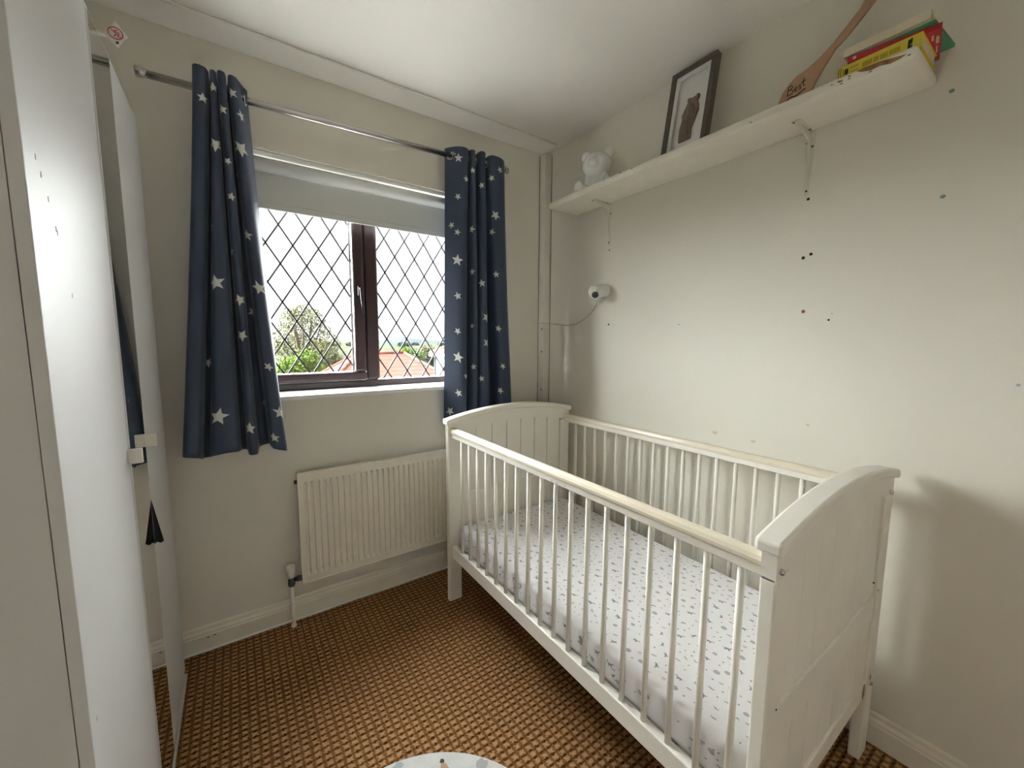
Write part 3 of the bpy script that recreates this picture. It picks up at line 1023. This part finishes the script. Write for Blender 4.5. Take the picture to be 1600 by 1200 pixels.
be.ball(bp(-.005, 0, .052), (.042, .046, .058), rot=rotb)
be.ball(bp(.004, 0, .146), (.060, .074, .060), 20, 14, rot=rotb)
be.ball(bp(.044, 0, .140), (.032, .033, .027), rot=rotb)
be.ball(bp(.074, 0, .148), (.008, .011, .008), rot=rotb)
for s_ in (-1, 1):
    be.ball(bp(-.002, s_ * .058, .198), (.014, .027, .027), rot=rotb)
    be.ball(bp(.012, s_ * .046, .066), (.020, .019, .040), rot=rotb)
    be.tube([bp(.0, s_ * .030, .026), bp(.035, s_ * .048, .025), bp(.060, s_ * .066, .025)], [.026, .024, .022], 14)
    be.ball(bp(.066, s_ * .070, .032), (.018, .024, .032), rot=rotb)
bo = be.build('bear_figurine', M['bear'])
rm = bo.modifiers.new('fuse', 'REMESH'); rm.mode = 'VOXEL'; rm.voxel_size = .0035; rm.use_smooth_shade = True
sm = bo.modifiers.new('soften', 'SMOOTH'); sm.iterations = 6; sm.factor = .5
tag(bo, 'white ceramic sitting bear at the window end of the shelf', 'figurine')

# ------------------------------------------------------------------ box frame with brown cast
pf = empty('picture_frame', (1.53, 1.01, SZ1), 'dark box frame with a brown cast on white card leaning on the shelf', 'picture frame')
B0, B1 = Vector((1.515, 0, SZ1)), Vector((1.582, 0, 2.398))
uz = (B1 - B0).normalized()
un = Vector((-uz.z, 0, uz.x))                # towards the room
FH = (B1 - B0).length
FY0, FY1 = .915, 1.108


def fp(y, h, d):
    return B0 + uz * h + un * d + Vector((0, y, 0))


def fbox(m, y0, y1, h0, h1, d0, d1):
    return m.obox(fp((y0 + y1) / 2, (h0 + h1) / 2, (d0 + d1) / 2), (0, (y1 - y0) / 2, 0), uz * ((h1 - h0) / 2), un * ((d1 - d0) / 2))


FW = .021
for a in ((FY0, FY1, 0, FW), (FY0, FY1, FH - FW, FH), (FY0, FY0 + FW, FW, FH - FW), (FY1 - FW, FY1, FW, FH - FW)):
    fbox(MB(), *a, -.028, .002).build('frame_bar', M['pframe'], pf, .0015)
m_ = MB()
fbox(m_, FY0 + FW, FY1 - FW, FW, FH - FW, -.027, -.024)
m_.build('backing_card', M['mount'], pf)
i0, i1 = FY0 + FW, FY1 - FW
mo = .014
for a in ((i0, i1, FW, FW + mo), (i0, i1, FH - FW - mo, FH - FW), (i0, i0 + mo, FW + mo, FH - FW - mo), (i1 - mo, i1, FW + mo, FH - FW - mo)):
    fbox(MB(), *a, -.014, -.006).build('mount', M['mount'], pf)
cast = [(.030, .05), (.028, .12), (.034, .165), (.030, .20), (.045, .235), (.052, .262), (.046, .272), (.050, .282), (.060, .282), (.066, .276), (.086, .279),
        (.090, .288), (.098, .284), (.097, .268), (.093, .255), (.1, .225), (.103, .20), (.092, .15), (.082, .11), (.083, .052)]
cc_ = [(i1 - p[0] * .95 - .014, .078 + (p[1] - .05) * .74) for p in cast]
cm = MB()
cm.prism(cc_, tuple(un * .010), fp(0, 0, -.024), (0, 1, 0), tuple(uz))
for y, h0, h1, r in ((.045, .095, .195, .012), (.060, .095, .225, .013), (.076, .125, .215, .010)):
    yy = i1 - y - .012
    cm.tube([fp(yy, h0, -.016), fp(yy - .003, (h0 + h1) / 2, -.014), fp(yy + .004, h1, -.016)], [r * .7, r, r * .5], 10)
cm.build('cast', M['cast'], pf)

# ------------------------------------------------------------------ wooden spoon
sp_ = empty('wooden_spoon', (1.57, .62, SZ1), 'flat wooden spoon with burnt handwriting leaning beside the books', 'spoon')
SXP = 1.560
blade = [(.694, 2.027), (.688, 2.075), (.672, 2.118), (.652, 2.140), (.632, 2.153), (.602, 2.162), (.566, 2.180), (.535, 2.204), (.506, 2.232),
         (.480, 2.258), (.468, 2.280), (.435, 2.325), (.400, 2.366), (.384, 2.372), (.374, 2.362), (.378, 2.348), (.412, 2.302), (.440, 2.262),
         (.452, 2.250), (.468, 2.234), (.500, 2.202), (.530, 2.180), (.556, 2.142), (.580, 2.100), (.594, 2.060), (.602, 2.027)]
MB().prism(blade, (.009, 0, 0), (SXP, 0, 0), (0, 1, 0), (0, 0, 1)).build('spoon_body', M['spoon'], sp_, .003, 3)
wr = MB()


def stroke(ps, r=.0013):
    wr.tube([(SXP - .0004, .632 + (y - .625) * .85, 2.112 + (z - 2.1) * .85) for y, z in ps], r, 6)


# "Best" in joined handwriting, then a flourish below
stroke([(.652, 2.088), (.650, 2.106), (.648, 2.120)])
stroke([(.649, 2.119), (.638, 2.121), (.634, 2.113), (.642, 2.107), (.648, 2.106), (.637, 2.105), (.631, 2.097), (.638, 2.089), (.651, 2.088)])
stroke([(.628, 2.098), (.619, 2.102), (.620, 2.108), (.627, 2.105), (.627, 2.095), (.618, 2.093)])
stroke([(.606, 2.108), (.612, 2.110), (.613, 2.104), (.606, 2.101), (.606, 2.095), (.613, 2.094)])
stroke([(.597, 2.128), (.599, 2.112), (.597, 2.101), (.592, 2.102)])
stroke([(.605, 2.115), (.590, 2.119)])
stroke([(.672, 2.068), (.655, 2.070), (.640, 2.079), (.620, 2.076), (.600, 2.086), (.590, 2.088)], .0017)
wr.build('burnt_writing', M['burn'], sp_)


# ------------------------------------------------------------------ books lying flat
def book(x0, x1, y0, y1, z0, z1, rot, cover, label, prints):
    c0 = Vector(((x0 + x1) / 2, (y0 + y1) / 2, 0))
    ca, sa = math.cos(rot), math.sin(rot)
    ex, ey = Vector((ca, sa, 0)), Vector((-sa, ca, 0))
    th = empty('book', (c0.x, c0.y, z0), label, 'book', 'books at the end of the shelf')
    hx, hy = (x1 - x0) / 2, (y1 - y0) / 2
    t = .0022

    def ob(m, a0, a1, b0, b1, w0, w1):
        return m.obox(c0 + ex * ((a0 + a1) / 2) + ey * ((b0 + b1) / 2) + Vector((0, 0, (w0 + w1) / 2)), ex * ((a1 - a0) / 2), ey * ((b1 - b0) / 2), (0, 0, (w1 - w0) / 2))
    cv = MB()
    ob(cv, -hx, hx, -hy, hy, z0, z0 + t)
    ob(cv, -hx, hx, -hy, hy, z1 - t, z1)
    ob(cv, -hx, -hx + t, -hy, hy, z0 + t, z1 - t)
    cv.build('cover', cover, th)
    pg = MB()
    ob(pg, -hx + t, hx - .004, -hy + .003, hy - .003, z0 + t, z1 - t)
    pg.build('pages', M['pages'], th)
    for kind, mm, a0, a1, b0, b1 in prints:
        m = MB()
        if kind == 'spine':      # along the spine (a) and up it (b), as fractions
            ob(m, -hx - .0005, -hx + .0001, hy - a1 * 2 * hy, hy - a0 * 2 * hy, z0 + b0 * (z1 - z0), z0 + b1 * (z1 - z0))
        else:                    # on the underside
            ob(m, -hx + a0 * 2 * hx, -hx + a1 * 2 * hx, -hy + b0 * 2 * hy, -hy + b1 * 2 * hy, z0 - .0005, z0 + .0001)
        m.build('print', M[mm], th)
    return th


yp = [('spine', 'ink', .010, .018, .06, .94), ('spine', 'ink', .038, .046, .06, .94), ('spine', 'ink', .072, .080, .25, .75), ('spine', 'ink', .095, .14, .30, .70)]
x_ = .16
for k in range(9):
    l_ = rnd.uniform(.006, .012)
    yp.append(('spine', 'ink_y', x_, x_ + l_, .58, .74)); yp.append(('spine', 'ink_y', x_, x_ + l_ * .8, .30, .44))
    x_ += l_ + .004
x_ = .32
for k in range(22):
    l_ = rnd.uniform(.010, .019)
    yp.append(('spine', 'ink_y', x_, x_ + l_, .34, .68))
    x_ += l_ + (.018 if k in (5, 9, 14) else .004)
yp += [('spine', 'ink', .845, .875, .22, .80), ('spine', 'ink', .875, .893, .50, .86), ('spine', 'ink', .878, .893, .20, .42)]
z = SZ1
book(1.456, 1.606, .312, .484, z, z + .036, 0.0, M['b_yel'], 'thick yellow book lying at the bottom of the pile on the shelf', yp)
z += .0362
book(1.5416 - .08, 1.5416 + .08, .386 - .090, .386 + .090, z, z + .013, 0.18, M['b_red'], 'thin red book second from the bottom of the shelf pile',
     [('spine', 'ink_w', .06, .10, .25, .8), ('under', 'ink_w', .20, .42, .020, .052), ('under', 'ink_w', .14, .30, .074, .098), ('under', 'ink_w', .5, .72, .03, .045), ('under', 'ink_w', .2, .7, .125, .130)])
z += .0132
book(1.552 - .08, 1.552 + .08, .368 - .080, .368 + .080, z, z + .007, -0.07, M['b_grn'], 'thin green book under the top book of the shelf pile', [])
z += .0072
book(1.452, 1.600, .300, .472, z, z + .021, 0.0, M['b_crm'], 'cream book on top of the shelf pile', [])

# ------------------------------------------------------------------ baby camera on the wall
bcam = empty('baby_monitor_camera', (1.62, 1.52, 1.55), 'white baby monitor camera with a black lens fixed to the wall', 'camera')
A, Bp = Vector((1.640, 1.490, 1.560)), Vector((1.552, 1.510, 1.548))
d = (Bp - A)
prof = [(0, .026), (.03, .031), (.12, .0335), (.5, .0338), (.85, .0335), (.97, .031), (1.06, .026), (1.14, .018), (1.19, .006)]
MB().tube([A + d * t for t, r in prof], [r for t, r in prof], 28).build('camera_body', M['plast2'], bcam)
ld = Vector((-.62, -.74, -.24)).normalized()
lc = Bp + Vector((.012, -.004, -.012))
MB().tube([lc, lc + ld * .026, lc + ld * .031], [.024, .0225, .020], 24).build('lens_housing', M['plast2'], bcam)
MB().tube([lc + ld * .029, lc + ld * .0325], .0168, 24).build('lens', M['lens'], bcam)
MB().tube([lc + ld * .0325 + (Vector((0, 0, 1)).cross(ld).normalized() * math.cos(a) + ld.cross(Vector((0, 0, 1)).cross(ld)).normalized() * math.sin(a)) * .010
           for a in [2 * PI * k / 20 for k in range(21)]], .0008, 6).build('lens_ring', M['dmetal'], bcam)
MB().obox((1.625, 1.545, 1.523), (.014, 0, 0), (0, .028, .006), (0, -.004, .018)).build('mount_plate', M['clear'], bcam, .002)
cb = [(1.628, 1.545, 1.512), (1.636, 1.560, 1.488), (1.637, 1.578, 1.466), (1.637, 1.608, 1.441), (1.637, 1.64, 1.421), (1.637, 1.678, 1.403), (1.637, 1.716, 1.391), (1.637, 1.757, 1.386), (1.637, 1.797, 1.386), (1.637, 1.843, 1.390), (1.637, 1.89, 1.397), (1.640, 1.958, 1.400)]
MB().tube(cb, .0020, 8).build('cable', M['cable'], bcam)

# ------------------------------------------------------------------ holes and marks on the walls
for y, z, r, k in ((1.484, 1.764, .004, 'hole'), (1.474, 1.380, .0048, 'hole'), (1.063, 1.367, .0022, 'hole'), (.600, 1.776, .0048, 'hole'),
                   (.601, 1.581, .0055, 'hole'), (.579, 1.590, .0052, 'hole'), (.588, 1.397, .006, 'plug'), (.513, 1.365, .0034, 'hole'),
                   (1.896, 1.397, .004, 'hole'), (.505, 1.385, .003, 'stain'), (.101, 1.184, .004, 'p_grey')):
    m_ = MB().tube([(XR - .0008, y, z), (XR + .006, y, z)], [r, r * .8], 10)
    m_.build('screw_hole', M[k], wall_r)
for y, z in ((.282, 1.970), (.276, 1.694)):
    MB().ball((XR, y, z), (.0022, .006, .005), 10, 6).build('adhesive_tack', M['tack'], wall_r)
for y, z, s_ in ((.873, .912, .011), (.721, .906, .009), (.547, 1.002, .006)):
    MB().prism([(s_ * (math.cos(2 * PI * k / 9)) * (1 + .25 * math.sin(k * 2.3)), .6 * s_ * math.sin(2 * PI * k / 9)) for k in range(9)], (-.0006, 0, 0), (XR, y, z), (0, 1, 0), (0, 0, 1)).build('scuff', M['stain'], wall_r)

# ------------------------------------------------------------------ round rug at the bottom edge
rg = empty('round_rug', (.257, .713, 0), 'round pale grey animal-print rug on the brown carpet', 'rug')
RR = .3985
MB().tube([(.257, .713, .0005), (.257, .713, .005), (.257, .713, .0085)], [RR, RR, RR - .004], 96).build('rug_body', M['rug'], rg)


def rprint(name, poly, mm):
    MB().prism(poly, (0, 0, .0006), (0, 0, .0086), (1, 0, 0), (0, 1, 0)).build(name, mm, rg)


def rb(cx, cy, a, b, seed, n=12):
    r_ = random.Random(seed)
    return [(cx + a * math.cos(2 * PI * k / n) * r_.uniform(.7, 1.1), cy + b * math.sin(2 * PI * k / n) * r_.uniform(.7, 1.1)) for k in range(n)]


M['rug_b'] = mat('blue_grey_rug_print', (0.32, 0.37, 0.42), .95)
M['rug_g'] = mat('mid_grey_rug_print', (0.36, 0.36, 0.37), .95)
M['rug_t'] = mat('tan_rug_print', (0.40, 0.27, 0.18), .95)
rprint('print_patch', rb(.338, 1.085, .018, .012, 1), M['rug_b'])
rprint('print_patch', rb(.550, .945, .020, .022, 2), M['rug_g'])
rprint('print_patch', rb(.40, .93, .03, .02, 5), M['rug_g'])
rprint('print_patch', rb(.25, 1.0, .03, .03, 6), M['rug_b'])
rprint('print_horn', [(.450, 1.020), (.461, 1.013), (.464, .985), (.455, .965), (.432, .975), (.437, 1.000)], M['rug_t'])
rprint('print_tip', rb(.455, 1.024, .0075, .0075, 3, 10), M['ink'])
rprint('print_tip', rb(.432, .998, .007, .010, 4, 10), M['ink'])

# ------------------------------------------------------------------ outside
GZ = -2.7
gr = MB()
rows = []
for j in range(41):
    y = 2.4 + (j / 40) ** 2 * 300
    rows.append([(-150 + 400 * i / 40, y, GZ + max(0, (y - 60)) * .0125 + (.6 * math.sin(i * .9 + j) if y > 80 else 0)) for i in range(41)])
gr.grid(rows)
struct(gr.build('ground', M['ground']), 'green gardens outside')
struct(MB().box(-9, 12, 2.4, 8.2, GZ - .1, GZ + .02).build('bounce_slab', M['bounce_m']), 'pale slab added out of view below the window to bounce light up')  # unseen slab, added to throw light up onto ceiling and shelf underside
hl = MB()
rows = []
for j in range(5):
    rows.append([(-200 + i * 8, 230 + 15 * j, -2 + (1.2 + .9 * math.sin(i * .37) + .6 * math.sin(i * .91)) * [0, 1.2, 1.9, 1.2, 0][j] + .8 * (j > 0)) for i in range(75)])
hl.grid(rows)
struct(hl.build('hills', M['hillm']), 'low grey-green hills on the horizon')


def hip_house(name, label, x0, x1, y0, y1, eave, ridge, gx, oh, wallm, loc=None, rz=0):
    h = empty(name, ((x0 + x1) / 2, (y0 + y1) / 2, GZ), label, 'house', 'houses outside the window')
    MB().box(x0, x1, y0, y1, GZ, eave).build('walls', wallm, h)
    ym = (y0 + y1) / 2
    a = [(x0 - oh, y0 - oh, eave), (x1 + oh, y0 - oh, eave), (x1 + oh, y1 + oh, eave), (x0 - oh, y1 + oh, eave), (x0 + gx, ym, ridge), (x1 - gx, ym, ridge)]
    rf = MB()
    rf._add(a, [(0, 1, 5, 4), (1, 2, 5), (2, 3, 4, 5), (3, 0, 4), (0, 3, 2, 1)], False)
    r_ = rf.build('roof', M['roof'], h)
    for p, q in ((0, 4), (3, 4), (1, 5), (2, 5), (4, 5)):
        MB().tube([a[p], a[q]], .07, 8).build('ridge_tiles', M['roof'], r_)
    gut = MB()
    for p, q in ((0, 1), (1, 2), (2, 3), (3, 0)):
        gut.tube([Vector(a[p]) - Vector((0, 0, .05)), Vector(a[q]) - Vector((0, 0, .05))], .05, 8)
    gut.build('gutter', M['render_w'], h)
    return h


hip_house('bungalow', 'orange-tiled bungalow roof just below the window sill', 1.2, 8.4, 12.9, 19.1, -1.35, .80, 2.7, .25, M['render_w'])
hb = hip_house('neighbour_house', 'white rendered house with tiled roof at the right edge of the window', 5.18, 11.5, 8.0, 11.7, .90, 1.95, 1.9, .12, M['render_w'])
wn = MB().box(5.14, 5.18, 10.4, 10.9, .05, .62).build('window', M['plast2'], hb)
MB().box(5.135, 5.145, 10.44, 10.86, .09, .58).build('pane', M['lens'], wn)
MB().tube([(5.13, 11.6, GZ), (5.13, 11.6, .84)], .035, 8).build('downpipe', M['hillm'], hb)


def foliage(blobs, n, size, seed, hollow=.35):
    r_ = random.Random(seed)
    b = MB()
    vol = [bb[3] * bb[4] * bb[5] for bb in blobs]
    tot = sum(vol)
    for bb, vv in zip(blobs, vol):
        for _ in range(int(n * vv / tot)):
            while True:
                p = Vector((r_.uniform(-1, 1), r_.uniform(-1, 1), r_.uniform(-1, 1)))
                if hollow < p.length < 1: break
            c = Vector((bb[0] + p.x * bb[3], bb[1] + p.y * bb[4], bb[2] + p.z * bb[5]))
            u = Vector((r_.gauss(0, 1), r_.gauss(0, 1), r_.gauss(0, 1))).normalized()
            w_ = u.orthogonal().normalized() * size * r_.uniform(.35, .6)
            u = u * size * r_.uniform(.6, 1.2)
            b._add([c - u, c - w_, c + u, c + w_], [(0, 1, 2, 3)], False)
    return b


def tree(name, label, base, blobs, n, size, lm, seed, hollow=.35, limbs=True, tr=.12):
    t = empty(name, base, label, 'tree', 'trees outside the window')
    top = max(blobs, key=lambda q: q[2])
    tk = MB()
    b0 = Vector(base)
    fork = Vector((top[0], top[1], base[2] + (top[2] - base[2]) * .35))
    tk.tube([b0, fork], [tr, tr * .75], 8)
    for bb in blobs:
        tk.tube([fork, (fork + Vector(bb[:3])) / 2 + Vector((0, 0, .2)), Vector(bb[:3]) + Vector((0, 0, bb[5] * .6))], [tr * .6, tr * .4, tr * .12], 6)
    tk.build('trunk', M['bark'], t)
    foliage(blobs, n, size, seed, hollow).build('foliage', M[lm], t, 0, 2, False)
    return t


rt_ = random.Random(3)
blobs = []
for (x, z, r) in ((2.3, 1.5, .55), (2.9, 2.3, .6), (3.3, 2.75, .5), (3.9, 2.5, .55), (4.4, 2.0, .5), (4.6, 1.2, .55), (2.5, .6, .6), (3.4, 1.5, .65), (3.9, .8, .7), (2.0, .9, .45), (4.1, 2.75, .35), (2.7, 2.75, .35)):
    blobs.append((x * .965, 25 + rt_.uniform(-1, 1), z, r * 1.1, r * 1.4, r * 1.1))
tree('ash_tree', 'tall sparse olive-leaved tree seen through the left window pane', (3.3, 25, GZ), blobs, 3400, .085, 'leaf_a', 11, .1, True, .16)
tree('garden_tree', 'bright green bushy tree in front of the tall sparse tree', (2.45, 21.5, GZ), [(2.35, 21.5, -.25, .85, .9, .8), (2.9, 21.5, .3, .6, .6, .55), (3.3, 21.6, -.45, .6, .7, .7), (1.8, 21.5, -.4, .7, .7, .65)], 5200, .085, 'leaf_b', 12)
tree('garden_shrub', 'yellow-green shrub beside the left curtain edge outside', (1.15, 12, GZ), [(1.12, 12, -.15, .38, .5, .38), (1.45, 12.2, -.3, .3, .4, .3)], 1800, .06, 'leaf_c', 13, .3)
tree('slim_tree', 'slim green tree at the left of the bungalow roof', (5.0, 28.5, GZ), [(5.0, 28.5, .1, .8, .7, .9), (5.6, 28.5, -.4, .8, .7, .8)], 2600, .085, 'leaf_a', 14, .2)
tree('round_tree', 'yellow-green round tree behind the bungalow ridge', (8.2, 28, GZ), [(8.4, 28, -.25, .8, .9, .65), (7.6, 28, -.4, .75, .8, .6)], 2600, .11, 'leaf_c', 15)
tree('round_tree', 'mid green round tree behind the bungalow roof slope', (11.2, 31, GZ), [(11.2, 31, .1, .9, .9, .75), (10.7, 31, -.4, .8, .8, .65), (12.0, 31.2, -.15, .7, .9, .8)], 3000, .11, 'leaf_b', 16)
tree('round_tree', 'dark green tree beside the white house outside', (14.3, 33.5, GZ), [(14.1, 33.5, .1, .85, .8, .9), (14.8, 33.5, -.4, .8, .8, .8)], 2600, .11, 'leaf_a', 17)
for i in range(12):
    x = 26 + i * 7.4 + rt_.uniform(-.6, .6)
    y = 170 + rt_.uniform(-15, 15)
    z0 = GZ + (y - 60) * .0125 - .3
    s = rt_.uniform(.9, 1.35)
    t = empty('distant_tree', (x, y, z0), 'tiny grey-green tree in the distant line on the horizon', 'tree', 'distant tree line')
    MB().tube([(x, y, z0 - .5), (x, y, z0 + s)], .2, 6).build('trunk', M['bark'], t)
    foliage([(x, y, z0 + s * .9, s * 1.9, s * 1.5, s * .8), (x + s, y, z0 + s * .6, s * 1.2, s, s * .6)], 420, .42, 40 + i, .2).build('foliage', M['leaf_d'], t, 0, 2, False)
